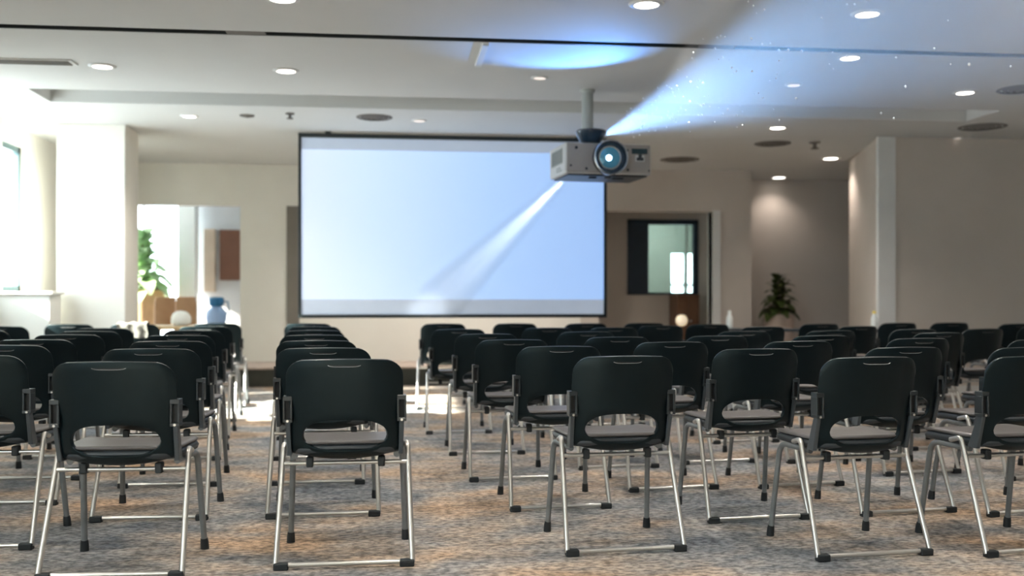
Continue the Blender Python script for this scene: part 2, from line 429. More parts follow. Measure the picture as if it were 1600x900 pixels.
# lobby behind the left opening
GW = (-5.2, -3.42, 0.25, 2.6)
GS = (15.2, 16.6, 0.6, 2.5)  # unseen opening added to let sun into the lobby
struct(holed(MB(), 'x', -5.6, -5.42, YF + 0.15, 17.2, 0, ZC, [GS]).build('wall_lobby_left', 'lobby_wall'))
struct(MB().box(-5.6, XL - 0.18, YF, YF + 0.15, 0, ZC).build('wall_lobby_near', 'lobby_wall'))
struct(MB().box(-1.0, -0.85, YF + 0.15, 17.2, 0, ZC).build('wall_lobby_right', 'lobby_wall'))
struct(holed(MB(), 'y', 17.0, 17.2, -5.6, -0.85, 0, ZC, [GW]).build('wall_lobby', 'lobby_wall'))
w2 = struct(MB().box(GW[0], GW[1], 17.05, 17.1, GW[2], GW[2] + 0.06).box(GW[0], GW[1], 17.05, 17.1, GW[3] - 0.06, GW[3]).box(GW[1] - 0.06, GW[1], 17.05, 17.1, GW[2], GW[3])
            .box(-4.05, -4.0, 17.05, 17.1, GW[2], GW[3]).build('window_2', 'white_paint'), 'tall bright lobby window seen through the left opening')
MB().box(GW[0], -4.06, 17.07, 17.075, GW[2], GW[3]).build('pane', 'glass', w2)
MB().box(-3.99, GW[1] - 0.06, 17.07, 17.075, GW[2], GW[3]).build('pane', 'glass', w2)
struct(MB().box(-3.38, -3.12, 16.5, 16.8, 0, ZC).build('lobby_post', 'white_paint'), 'white post beside the lobby window')

# recess and small office behind the right opening
YI = 14.2
OW = (x_at(980, YI), 4.33, 1.09, 2.16)
struct(MB().box(RO[0] - 0.1, RO[1] + 0.3, YF + 0.15, YI, 0.15, 0.224).build('floor_recess', 'stage'))
struct(holed(MB(), 'y', YI, YI + 0.1, 2.2, 4.64, 0.224, ZC, [OW]).build('wall_recess', 'taupe'))
struct(MB().box(2.55, 2.70, YF + 0.15, YI, 0.224, ZC).build('wall_recess_left', 'taupe'))
struct(MB().box(RO[1], RO[1] + 0.11, YF - 0.03, YF + 0.2, 0.224, RO[3] + 0.02).build('trim_2', 'white_paint'), 'white door jamb beside the glazed recess')
w3 = struct(MB().box(OW[0], OW[1], YI - 0.02, YI + 0.06, OW[3] - 0.07, OW[3]).box(OW[0], OW[0] + 0.05, YI - 0.02, YI + 0.06, OW[2], OW[3])
            .box(OW[1] - 0.07, OW[1], YI - 0.02, YI + 0.06, OW[2], OW[3]).box(OW[0], OW[1], YI - 0.02, YI + 0.06, OW[2], OW[2] + 0.03).build('window_3', 'navy'), 'navy framed interior window in the right recess')
MB().box(OW[0] + 0.05, OW[0] + 0.31, YI + 0.0, YI + 0.05, OW[2] + 0.03, OW[3] - 0.07).build('panel', 'navy', w3)
MB().box(OW[0] + 0.31, OW[1] - 0.07, YI + 0.02, YI + 0.026, OW[2] + 0.03, OW[3] - 0.07).build('pane', 'glass_grey', w3)
MB().box(4.16, 4.18, YI + 0.0, YI + 0.05, OW[2] + 0.03, OW[3] - 0.07).build('mullion', 'sage', w3)
ow_x0, ow_x1 = x_at(1049, 16.2), x_at(1094, 16.2)  # sky opening set where the interior pane carries a bright reflection
OV = (ow_x0, ow_x1, z_at(1070, 470, 16.2), z_at(1070, 396, 16.2))
struct(holed(MB(), 'y', 16.2, 16.3, 2.0, 5.6, 0, ZC, [OV]).build('wall_office', 'sage'))
struct(MB().box(2.0, 2.1, YI + 0.1, 16.2, 0, ZC).box(5.5, 5.6, YI + 0.1, 16.2, 0, ZC).build('wall_office_sides', 'sage'))
ofl = bpy.data.lights.new('office_fill_light', 'AREA'); ofl.energy = 45; ofl.size = 0.5; ofl.color = (0.92, 1.0, 0.94)  # unseen area light added to brighten the dark office
ofo = bpy.data.objects.new('office_fill_light', ofl); COL.objects.link(ofo); ofo.location = (3.9, 15.2, ZC - 0.05)
w4 = struct(MB().box(OV[0], OV[1], 16.22, 16.27, OV[2] + 0.24, OV[2] + 0.28).box((OV[0] + OV[1]) / 2 - 0.03, (OV[0] + OV[1]) / 2, 16.22, 16.27, OV[2], OV[3]).build('window_4', 'white_paint'), 'small bright opening added for the reflection in the interior window')
MB().box(OV[0], OV[1], 16.24, 16.244, OV[2], OV[3]).build('pane', 'glass', w4)

# ------------------------------------------------------------------ chair prototype
def chair_parts(root):
    HW = 0.221; ZM = 0.497; HH = 0.165
    def top(x):
        r = 0.062; a = abs(x); t = 0.800 - 0.008 * (x / HW) ** 2
        if a > HW - r: t -= r - math.sqrt(max(0, r * r - (a - (HW - r)) ** 2))
        return t
    def bot(x):
        r = 0.03; a = abs(x); t = 0.410 + 0.028 * (x / HW) ** 2
        if a > HW - r: t += (r - math.sqrt(max(0, r * r - (a - (HW - r)) ** 2))) * 0.8
        return t
    def bulge(x):
        a = min(1, abs(x) / HH); return max(0, 1 - a ** 3.2) ** 0.5
    def yy(x, z):
        return -0.198 - (z - 0.42) * 0.205 + 0.055 * (abs(x) / HW) ** 2.4 + (0.035 * ((0.46 - z) / 0.05) ** 2 if z < 0.46 else 0)
    xs = sorted({round(HW * math.sin(PI / 2 * i / 13), 5) * s for i in range(14) for s in (-1, 1)} | {-HH, HH, -0.155, 0.155, -0.162, 0.162})
    m1, m2 = 4, 8; cols = []; vs = []
    for x in xs:
        b, t = bot(x), top(x)
        inside = abs(x) < HH - 1e-6
        lo = ZM - 0.052 * bulge(x) if inside else ZM
        hi = ZM + 0.066 * bulge(x) if inside else ZM
        zs1 = [b + (lo - b) * i / m1 for i in range(m1 + 1)]
        zs2 = [hi + (t - hi) * i / m2 for i in range(m2 + 1)]
        c = []
        for z in zs1: c.append(len(vs)); vs.append((x * (0.965 + 0.035 * min(1, (z - 0.39) / 0.2)), yy(x, z), z))
        c2 = []
        if not inside: c2.append(c[-1]); zs2 = zs2[1:]
        for z in zs2: c2.append(len(vs)); vs.append((x * (0.965 + 0.035 * min(1, (z - 0.39) / 0.2)), yy(x, z), z))
        cols.append((c, c2))
    fs = []
    for (a, a2), (b, b2) in zip(cols, cols[1:]):
        for p, q in ((a, b), (a2, b2)):
            for i in range(len(p) - 1): fs.append((p[i], q[i], q[i + 1], p[i + 1]))
    me = bpy.data.meshes.new('backrest'); me.from_pydata(vs, [], fs); me.materials.append(M['shell'])
    o = bpy.data.objects.new('backrest', me); COL.objects.link(o)
    so = o.modifiers.new('s', 'SOLIDIFY'); so.thickness = 0.017; so.offset = 0
    bv = o.modifiers.new('b', 'BEVEL'); bv.width = 0.005; bv.segments = 2; bv.limit_method = 'ANGLE'; bv.angle_limit = math.radians(50)
    dg = bpy.context.evaluated_depsgraph_get()
    nm = bpy.data.meshes.new_from_object(o.evaluated_get(dg)); o.modifiers.clear(); o.data = nm; nm.name = 'backrest'
    for p in nm.polygons: p.use_smooth = True
    nm.set_sharp_from_angle(angle=math.radians(55))
    o.parent = root; back = o
    # grip slot near the top: black sheet in place of a cut, lip coloured lighter as highlight
    n = 12; px = [-0.062 + 0.124 * i / n for i in range(n + 1)]
    f_ = lambda x: yy(x, 0.775) - 0.0085
    mb = MB(); lens = []
    for x in px: lens.append((x, f_(x) - 0.001, 0.7765)); 
    low = [(x, f_(x) - 0.001, 0.7765 - 0.0062 * (1 - (x / 0.063) ** 6)) for x in px]
    vs = lens + low + [(a, b + 0.002, c) for a, b, c in lens + low]; k = n + 1
    fs = [(i, i + 1, k + i + 1, k + i) for i in range(n)] + [(2 * k + i, 3 * k + i, 3 * k + i + 1, 2 * k + i + 1) for i in range(n)] + \
         [(i, 2 * k + i, 2 * k + i + 1, i + 1) for i in range(n)] + [(k + i, k + i + 1, 3 * k + i + 1, 3 * k + i) for i in range(n)] + [(0, k, 3 * k, 2 * k), (n, 2 * k + n, 3 * k + n, k + n)]
    mb.add(vs, fs); gs = mb.build('grip_slot', 'slotblack', back)
    MB().tube([(x, f_(x) - 0.0015, 0.7765 - 0.0062 * (1 - (x / 0.063) ** 6)) for x in px], 0.0012, 6).build('grip_lip', 'lip', back, True)
    # seat pad and pan
    def sup(a, hx, hy, e):
        c, s = math.cos(a), math.sin(a)
        return hx * math.copysign(abs(c) ** (2 / e), c), hy * math.copysign(abs(s) ** (2 / e), s)
    def slab(z0, z1, hx, hy, cy, e, rim, dish):
        n = 40; mb = MB(); vs = []; rings = []
        prof = [(0.0, z1 - dish), (0.35, z1 - dish * 0.9), (0.7, z1 - dish * 0.4), (1 - rim * 1.6, z1), (1 - rim * 0.6, z1 - (z1 - z0) * 0.12), (1.0, z1 - (z1 - z0) * 0.45), (1 - rim * 0.4, z0 + (z1 - z0) * 0.15), (1 - rim * 1.5, z0), (0.5, z0), (0, z0)]
        for s, z in prof:
            r = []
            for j in range(n):
                X, Y = sup(2 * PI * j / n, hx * s, hy * s, e)
                zz = z
                if Y > hy * 0.55: zz -= 0.022 * ((Y / hy - 0.55) / 0.45) ** 2          # waterfall front edge
                if Y < -hy * 0.5: zz += 0.010 * ((-Y / hy - 0.5) / 0.5) ** 2
                r.append((X * (1.0 + 0.04 * Y / hy), cy + Y, zz))
            rings.append(len(vs)); vs += r
        fs = [(a + j, a + (j + 1) % n, b + (j + 1) % n, b + j) for a, b in zip(rings, rings[1:]) for j in range(n)]
        mb.add(vs, fs)
        return mb
    def clean(o):
        bm = bmesh.new(); bm.from_mesh(o.data); bmesh.ops.remove_doubles(bm, verts=bm.verts, dist=1e-5)
        bmesh.ops.recalc_face_normals(bm, faces=bm.faces); bm.to_mesh(o.data); bm.free()
        for p in o.data.polygons: p.use_smooth = True
    s = slab(0.455, 0.472, 0.226, 0.210, 0.012, 4.5, 0.05, 0.010).build('seat', 'seat', root); clean(s)
    s = slab(0.420, 0.4555, 0.228, 0.211, 0.012, 4.5, 0.05, 0.0).build('seat_pan', 'under', root); clean(s)
    for sx in (-1, 1):
        xe = sx * 0.219; ye = yy(0.221, 0.6) - 0.006
        B = MB()
        for (a, b, c, d) in ((-0.018, 0.018, 0.637, 0.655), (-0.018, 0.018, 0.553, 0.566), (-0.018, -0.010, 0.566, 0.637), (0.010, 0.018, 0.566, 0.637)):
            B.box(xe + a, xe + b, ye - 0.026, ye + 0.022, c, d)
        br = B.build('hinge_bracket', 'bracket', root, bevel=0.0015, seg=1)
        MB().box(xe - 0.0098, xe + 0.0098, ye - 0.014, ye + 0.012, 0.5665, 0.6365).build('bracket_slot', 'slotblack', br)
        MB().lathe([(0.005, 0), (0.005, 0.004)], 10, Matrix.Translation((xe, ye - 0.024, 0.559)) @ Matrix.Rotation(PI / 2, 4, 'X')).build('rivet', 'chrome', br, True)
        y2 = yy(0.221, 0.45)
        MB().add([(xe - 0.009, ye - 0.016, 0.553), (xe + 0.009, ye - 0.016, 0.553), (xe + 0.009, ye + 0.016, 0.553), (xe - 0.009, ye + 0.016, 0.553),
                  (xe * 0.985 - 0.009, y2 - 0.016, 0.418), (xe * 0.985 + 0.009, y2 - 0.016, 0.418), (xe * 0.985 + 0.009, y2 + 0.04, 0.418), (xe * 0.985 - 0.009, y2 + 0.04, 0.418)],
                 [(0, 1, 2, 3), (7, 6, 5, 4), (0, 4, 5, 1), (1, 5, 6, 2), (2, 6, 7, 3), (3, 7, 4, 0)]).build('back_support', 'rail', root, bevel=0.003)
        # rear leg of the sled frame
        MB().tube(fillet([(sx * 0.236, -0.02, 0.437), (sx * 0.243, -0.092, 0.456), (sx * 0.259, -0.262, 0.015)], 0.025), 0.0108, 12).build('leg', 'chrome', root, True)
        # front leg with its rail under the seat
        fl = MB().tube(fillet([(sx * 0.200, -0.10, 0.409), (sx * 0.225, 0.118, 0.414), (sx * 0.241, 0.182, 0.010)], 0.05), 0.0125, 12).build('leg', 'gunmetal', root, True)
        MB().tube([(sx * 0.2398, 0.1765, 0.046), (sx * 0.2405, 0.1795, 0.03), (sx * 0.2415, 0.1825, 0.0)], [0.0145, 0.0165, 0.0175], 12).build('rubber_foot', 'rubber', fl, True)
        MB().box(sx * 0.238 - 0.028, sx * 0.238 + 0.028, -0.279, -0.245, 0.0, 0.028).build('foot_cap', 'rubber', root, bevel=0.005)
        MB().box(sx * 0.140 - 0.014, sx * 0.140 + 0.014, -0.141, -0.101, 0.366, 0.408).build('clamp', 'rubber', root, bevel=0.006)
    MB().tube([(-0.258, -0.262, 0.018), (0.258, -0.262, 0.018)], 0.0092, 12).build('floor_bar', 'chrome', root, True)
    MB().tube([(-0.2455, -0.121, 0.382), (0.2455, -0.121, 0.382)], 0.0085, 12).build('crossbar', 'chrome', root, True)

proto = thing('stacking_chair', 'x', 'chair')
chair_parts(proto)
def dup(root):
    r = root.copy(); COL.objects.link(r)
    for ch in root.children:
        c = ch.copy(); COL.objects.link(c); c.parent = r
        for g in ch.children:
            d = g.copy(); COL.objects.link(d); d.parent = c
    return r

ORD = ['front', 'second', 'third', 'fourth', 'fifth', 'sixth', 'seventh', 'eighth', 'ninth', 'tenth']
# (pixel column of the back's centre, depth of the back, turn in degrees)
LEFT_A = [(-55, 4.15, -3), (2, 5.05, -2), (50, 5.75, -1), (103, 6.55, 1), (136, 7.25, 0), (160, 8.0, 1), (208, 9.25, 0)]
LEFT_B = [(170, 3.72, -2.5), (232, 4.70, -1), (262, 5.55, 0), (277, 6.45, 1), (300, 7.45, 1), (318, 8.5, 0), (338, 9.55, 2)]
LEFT_C = [(538, 3.88, 0.5), (505, 4.78, 1), (494, 5.62, 0), (491, 6.5, 1), (490, 7.45, 0), (490, 8.45, -1), (481, 9.5, 0)]
WINDOW = [(-38, 7.4, 0), (-2, 8.55, 0), (106, 9.2, 0)]
RIGHT = [
    [(968, 4.10, 4), (1357, 4.03, 5.5), (1614, 4.10, 8)],
    [(867, 4.95, 3), (1178, 4.70, 4.5), (1412, 4.85, 6), (1607, 4.85, 8)],
    [(794, 5.75, 3), (1045, 5.45, 5), (1245, 5.55, 6), (1435, 5.95, 7), (1625, 5.80, 8)],
    [(754, 6.70, 2), (960, 6.15, 5), (1117, 6.35, 5), (1281, 6.40, 6), (1467, 6.95, 9)],
    [(711, 7.75, 2), (912, 7.15, 4), (1160, 7.25, 6), (1297, 7.40, 8), (1428, 7.75, 9), (1537, 7.85, 14)],
    [(852, 8.10, 3), (955, 8.20, 5), (1030, 8.80, 7), (1190, 8.45, 9), (1340, 8.60, 14), (1625, 8.50, 10)],
    [(688, 9.45, 1), (801, 9.55, 3), (912, 9.55, 4), (1004, 9.70, 5), (1104, 9.25, 6), (1280, 9.40, 10), (1403, 9.75, 8), (1484, 9.80, 6), (1590, 9.40, 9)],
]
used = [False]; labels = []; placed = []
def put_chair(px, d, turn, label, group, wide=1.0):
    o = dup(proto) if used[0] else proto
    used[0] = True
    rz = math.radians(turn)
    p = ray(px, d, z=0)
    o.location = (p.x - 0.276 * math.sin(rz), p.y + 0.276 * math.cos(rz), 0)
    o.rotation_euler = (0, 0, rz)
    o.scale = (wide, 1, 1)
    o.name = 'stacking_chair'
    tag(o, label, 'chair', group)
    labels.append(label); placed.append((o, px, d))
    return o
for nm, rows in (('outer column nearest the window', LEFT_A), ('middle column', LEFT_B), ('aisle column', LEFT_C)):
    for i, (a, b, c) in enumerate(rows):
        lab = ('front chair' if i == 0 else ORD[i] + ' chair back') + ' of the ' + nm + ', left block, black shell, silver legs'
        put_chair(a, b, c, lab, 'black chairs of the left block')
for (a, b, c), lab in zip(WINDOW, ('black chair cut by the left picture edge, midway down the window side', 'black chair at the left picture edge in front of the cream ledge', 'black chair facing the cream column beside the low ledge')):
    put_chair(a, b, c, lab, 'black chairs by the window')
for r, row in enumerate(RIGHT):
    for i, (a, b, c) in enumerate(row):
        pos = 'chair nearest the aisle' if i == 0 else ('last chair on the right' if i == len(row) - 1 else ORD[i] + ' chair from the aisle')
        lab = 'black shell chair, right block, ' + ORD[r] + ' row, ' + pos
        put_chair(a + 52.0 / b, b, c, lab, 'black chairs of the right block', 0.95)

# ------------------------------------------------------------------ projection screen
SYp = 10.60
sx0, sx1 = x_at(466, SYp), x_at(948, SYp)
sz0, sz1 = z_at(466, 497, SYp), ZC - 0.02
scx = (sx0 + sx1) / 2
scr = thing('projection_screen', 'large blue lit projection screen with thin black border hanging from the ceiling', 'screen', (scx, SYp, sz0))
hw, hh = (sx1 - sx0) / 2, sz1 - sz0
MB().box(-hw, hw, 0.012, 0.03, 0.0, hh).build('backing', 'black_frame', scr)
for a, b, c, d in ((-hw, hw, hh - 0.045, hh), (-hw, hw, 0, 0.035), (-hw, -hw + 0.032, 0.035, hh - 0.045), (hw - 0.032, hw, 0.035, hh - 0.045)):
    MB().box(a, b, -0.012, 0.012, c, d).build('border', 'black_frame', scr, bevel=0.003)
MB().box(-hw + 0.032, hw - 0.032, 0.004, 0.0119, 0.035, 0.19).build('lower_blank_strip', 'screen_cloth', scr)
MB().box(-hw + 0.032, hw - 0.032, 0.004, 0.0119, hh - 0.165, hh - 0.045).build('upper_blank_strip', 'screen_cloth', scr)
MB().box(-hw + 0.032, hw - 0.032, 0.004, 0.0119, 0.19, hh - 0.165).build('picture_area', 'picture', scr)
for xx in (-hw + 0.3, hw - 0.3):
    MB().box(xx - 0.03, xx + 0.03, -0.01, 0.03, hh, hh + 0.02).build('ceiling_bracket', 'black_frame', scr)

# ------------------------------------------------------------------ projector on its ceiling pole
pd = 8.30
pc = ray(937, pd + 0.10, z=0)                       # body centre on plan
pz0, pz1 = 2.030, 2.278
prj = thing('ceiling_projector', 'silver grey projector with glowing blue lens hanging on a ceiling pole', 'projector', (pc.x, pc.y, pz0))
fwd_cam = Vector((0.215, -0.976))                   # front normal: (right, depth) in camera axes
fx = fwd_cam.x * CY + fwd_cam.y * SY; fy = -fwd_cam.x * SY + fwd_cam.y * CY
prj.rotation_euler = (0, 0, math.atan2(-fx, fy))    # local +y is the front
PW, PD, PH = 0.725, 0.50, pz1 - pz0
case = MB().box(-PW / 2, PW / 2, -PD / 2, PD / 2 - 0.012, 0.0, PH).build('casing', 'proj_case', prj, bevel=0.018, seg=3)
MB().box(-PW / 2 + 0.012, PW / 2 - 0.012, PD / 2 - 0.012, PD / 2, 0.012, PH - 0.006).build('front_panel', 'proj_front', prj, bevel=0.01)
MB().box(-PW / 2 + 0.03, PW / 2 - 0.03, -PD / 2 + 0.03, PD / 2 - 0.03, -0.012, 0.0).build('base_plate', 'proj_dark', prj, bevel=0.004)
for xx, y_, s_ in ((0.1, 0.12, 0.03), (-0.12, 0.1, 0.045), (-0.02, 0.15, 0.02)):
    MB().box(xx - s_, xx + s_, y_ - 0.02, y_ + 0.02, -0.022, -0.012).build('base_foot', 'rubber', prj, bevel=0.003)
FR = Matrix.Translation((0, PD / 2, PH * 0.52)) @ Matrix.Rotation(-PI / 2, 4, 'X')       # local z -> +y
lb = MB().lathe([(0.140, -0.01), (0.142, 0.03), (0.139, 0.055), (0.128, 0.060), (0.124, 0.05), (0.118, 0.02), (0.05, 0.012), (0.05, -0.01)], 40, FR, ring=True).build('lens_barrel', 'barrel', prj, True)
MB().lathe([(0.137, 0.053), (0.1425, 0.056), (0.1425, 0.064), (0.134, 0.067), (0.129, 0.062), (0.129, 0.056)], 40, FR, ring=True).build('lens_rim', 'proj_ring', lb, True)
MB().lathe([(0.095, 0.014), (0.100, 0.020), (0.094, 0.026), (0.082, 0.024)], 36, FR, ring=True).build('inner_ring', 'proj_ring', lb, True)
MB().lathe([(0.090, 0.020), (0.075, 0.030), (0.04, 0.037), (0.001, 0.040)], 36, FR).build('lens_glass', 'lens_in', lb, True)
MB().lathe([(0.026, 0.036), (0.020, 0.044), (0.010, 0.048), (0.001, 0.049)], 24, FR @ Matrix.Translation((0.012, 0.004, 0))).build('lamp_core', 'lens_hot', lb, True)
for xx, zz, r_ in ((0.272, 0.205, 0.013), (0.318, 0.062, 0.009), (0.188, 0.040, 0.011), (-0.155, 0.195, 0.010), (-0.158, 0.038, 0.011), (-0.338, 0.035, 0.008)):
    MB().lathe([(r_, -0.004), (r_, 0.003), (r_ * 0.6, 0.005)], 12, Matrix.Translation((xx, PD / 2, zz)) @ Matrix.Rotation(-PI / 2, 4, 'X')).build('screw', 'proj_dark', prj, True)
MB().box(-0.325, -0.190, PD / 2 - 0.002, PD / 2 + 0.003, 0.168, 0.212).build('display_window', mat('display_glass', (0.02, 0.05, 0.06), 0.15, var=0.05), prj, bevel=0.002)
so_ = MB().box(-0.300, -0.222, PD / 2 - 0.002, PD / 2 + 0.003, 0.108, 0.158).build('socket_plate', 'proj_case', prj, bevel=0.002)
MB().box(-0.290, -0.232, PD / 2 + 0.001, PD / 2 + 0.006, 0.114, 0.140).box(-0.275, -0.247, PD / 2 + 0.001, PD / 2 + 0.006, 0.140, 0.166).build('socket', 'proj_dark', so_)
xs_ = PW / 2
vp = MB().box(xs_ - 0.002, xs_ + 0.003, -0.17, 0.17, 0.085, 0.215).build('side_vent_panel', mat('vent_panel', (0.42, 0.44, 0.43), 0.5, var=0.03), prj)
for i in range(13):
    y_ = -0.155 + i * 0.026
    MB().box(xs_ + 0.002, xs_ + 0.006, y_ - 0.008, y_ + 0.008, 0.095, 0.205).build('vent_slat', 'proj_vent', vp)
for i in range(3):
    MB().box(xs_ - 0.001, xs_ + 0.003, -0.02, 0.15 - 0.03 * i, 0.030 + i * 0.015, 0.036 + i * 0.015).build('printed_line', 'proj_vent', prj)
# mount: plate, cup and pole up to the ceiling
mx_ = 0.105
MB().box(mx_ - 0.10, mx_ + 0.06, -0.10, 0.10, PH, PH + 0.03).build('mount_plate', 'proj_dark', prj, bevel=0.005)
MB().box(mx_ - 0.14, mx_ - 0.10, 0.02, 0.08, PH, PH + 0.05).build('mount_lug', 'proj_case', prj, bevel=0.006)
MB().lathe([(0.085, 0.03), (0.095, 0.055), (0.122, 0.10), (0.128, 0.125), (0.118, 0.138), (0.07, 0.142)], 32, Matrix.Translation((mx_ - 0.03, 0, PH))).build('mount_cup', 'barrel', prj, True)
MB().lathe([(0.048, 0.14), (0.048, ZC - pz1 - 0.025)], 28, Matrix.Translation((mx_, 0, PH))).build('pole', 'pole', prj, True)
MB().lathe([(0.052, ZC - pz1 - 0.03), (0.062, ZC - pz1 - 0.012), (0.062, ZC - pz1 - 0.0005)], 28, Matrix.Translation((mx_, 0, PH))).build('ceiling_plate', 'pole', prj, True)

bpy.context.view_layer.update()
PMX = prj.matrix_world.copy()
lens_p = PMX @ Vector((0.055, PD / 2 + 0.03, PH * 0.52 + 0.175))
def spot(name, loc, target, watts, col, size, blend, rad, parent=None):
    l = bpy.data.lights.new(name, 'SPOT')
    l.energy = watts; l.color = col; l.spot_size = size; l.spot_blend = blend; l.shadow_soft_size = rad
    o = bpy.data.objects.new(name, l); COL.objects.link(o)
    o.location = loc
    o.rotation_euler = (Vector(target) - Vector(loc)).to_track_quat('-Z', 'Y').to_euler()
    return o
def cone(name, a, b, r0, r1, m, n=40):
    a, b = Vector(a), Vector(b); mb = MB().tube([a, b], [r0, r1], n)
    return mb.build(name, m, None, True)
# front beam: out of the lens, over the seats towards the back of the room
b_end = ray(800 + F * 1.84 / 2.9, 2.9, z=2.17)
ax_ = (b_end - lens_p)
half = math.atan(0.60 / ax_.length)
spot('projector_beam_light', lens_p, b_end, 5200, (0.30, 0.57, 1.0), 2 * half * 1.02, 0.7, 0.02)
c1 = cone('light_beam', lens_p + ax_.normalized() * 0.02, b_end, 0.05, 0.05 + 0.60, haze_mat('beam_haze', 0.09, 0.35, (0.9, 0.95, 1.0), tuple(lens_p), 2.4))
tag(c1, 'pale blue hazy beam fanning out from the projector lens to the upper right', 'light beam')
# rear beam towards the lower left of the screen
r_st = PMX @ Vector((0.20, -PD / 2 - 0.03, 0.04))
r_en = Vector((x_at(668, SYp), SYp - 0.02, z_at(668, 490, SYp)))
ra = r_en - r_st
half2 = math.atan(0.24 / ra.length)
spot('projector_rear_light', r_st, r_en, 700, (0.85, 0.93, 1.0), 2 * half2, 0.9, 0.02)
c2 = cone('light_beam', r_st + ra.normalized() * 0.03, r_en - ra.normalized() * 0.22, 0.05, 0.26, haze_mat('rear_beam_haze', 0.5, -0.5, (0.95, 0.97, 1.0)))
tag(c2, 'narrow whitish beam slanting from the projector down across the screen', 'light beam')
# light spilling from the top of the lens housing onto the ceiling tray
sp_ = spot('projector_spill_light', lens_p + Vector((0, 0, 0.05)), (on_z(885, 84, ZC).x, on_z(885, 84, ZC).y, ZC), 200, (0.12, 0.38, 1.0), math.radians(74), 0.75, 0.02)
sp_.scale = (1.0, 0.34, 1.0)
# dust in the beam
mb = MB()
for i in range(170):
    t = random.uniform(0.12, 0.95); rr = (0.05 + 0.60 * t) * 0.9 * math.sqrt(random.random()); a = random.uniform(0, 2 * PI)
    u = ax_.normalized(); e1 = u.orthogonal().normalized(); e2 = u.cross(e1)
    c = lens_p + ax_ * t + (e1 * math.cos(a) + e2 * math.sin(a)) * rr
    s_ = random.uniform(0.004, 0.0085)
    mb.add([c + Vector(q) * s_ for q in ((1, 0, 0), (-1, 0, 0), (0, 1, 0), (0, -1, 0), (0, 0, 1), (0, 0, -1))],
           [(0, 2, 4), (2, 1, 4), (1, 3, 4), (3, 0, 4), (2, 0, 5), (1, 2, 5), (3, 1, 5), (0, 3, 5)])
tag(mb.build('dust_motes', 'dust'), 'tiny sparkling dust specks floating in the blue beam', 'dust', kind='stuff')

# ------------------------------------------------------------------ ceiling fittings
LAMPS = [  # px, py, radius, bright, label
    (441, -3, 0.085, 1, 'bright round downlight cut by the top picture edge, above the screen side'),
    (1010, 6, 0.085, 1, 'bright round downlight at the top edge, left of the blue beam'),
    (1355, 21, 0.080, 1, 'bright downlight at the top, right of the blue beam, before the dark slot'),
    (160, 103, 0.080, 1, 'bright round downlight above the cream column and window'),
    (447, 110, 0.080, 1, 'bright round downlight just above the left end of the screen'),
    (843, 121, 0.055, 0, 'small dim downlight between the blue lit tray and the projector pole'),
    (1346, 80, 0.075, 1, 'downlight sitting on the dark ceiling slot right of the beam'),
    (1508, 144, 0.080, 1, 'bright downlight near the right end of the long ceiling trough'),
    (1240, 132, 0.055, 0, 'faint small downlight within the right edge of the blue beam'),
    (1215, 199, 0.085, 1, 'bright round downlight right of the projector beyond the trough'),
    (655, 188, 0.06, 0, 'faint downlight close above the top border of the screen'),
    (296, 181, 0.07, 1, 'dim downlight between the cream column and the screen'),
    (1298, 247, 0.10, 1, 'warm downlight beside the sprinkler left of the white pillar'),
    (1217, 277, 0.10, 1, 'warm downlight over the alcove with the plant'),
    (1497, 215, 0.04, 0, 'tiny dim downlight close above the right taupe wall'),
]
def downlight(x, y, r, bright, label, group='ceiling downlights', watts=None, warm=0.0):
    t = thing('ceiling_downlight', label, 'ceiling light', (x, y, ZC), 0, group)
    MB().lathe([(r * 0.86, -0.001), (r * 0.86, -0.010), (r * 1.0, -0.012), (r * 1.22, -0.004), (r * 1.24, -0.0005)], 28).build('trim_ring', 'white_paint', t, True)
    MB().lathe([(r * 0.85, -0.0005), (r * 0.85, -0.007), (r * 0.3, -0.009)], 24).build('diffuser', 'lamp_glow' if bright else 'lamp_dim', t, True)
    if bright:
        s = spot('downlight_bulb', (x, y, ZC - 0.02), (x, y, 0), watts or SPOT_W, (1.0, 0.92 - warm, 0.82 - warm), math.radians(128), 0.75, 0.07)
for px, py, r, b, lab in LAMPS:
    p = on_z(px, py, ZC)
    if 6.60 < p.y < 6.90 and b: p.y = 6.92
    downlight(p.x, p.y, r, b, lab, warm=0.06 if px > 1200 and py > 150 else 0.0, watts=(22 if py > 260 else 38) if py > 240 else None)
for xx, sd in ((-0.2, 'left'), (0.9, 'middle'), (2.0, 'right')):  # hidden lamps added to brighten the wall behind the screen
    downlight(xx, 12.35, 0.085, 1, 'unseen downlight added over the stage to light the front wall, ' + sd + ' one of three', 'added downlights over the stage')
for yy_ in (3.6, 0.9, -1.8):  # lamps out of view, added to light the room around the camera
    for xx in (-2.3, 0.2, 2.7, 5.2):
        downlight(xx, yy_, 0.085, 1, 'unseen round downlight added to light the near part of the room', 'added downlights out of view')

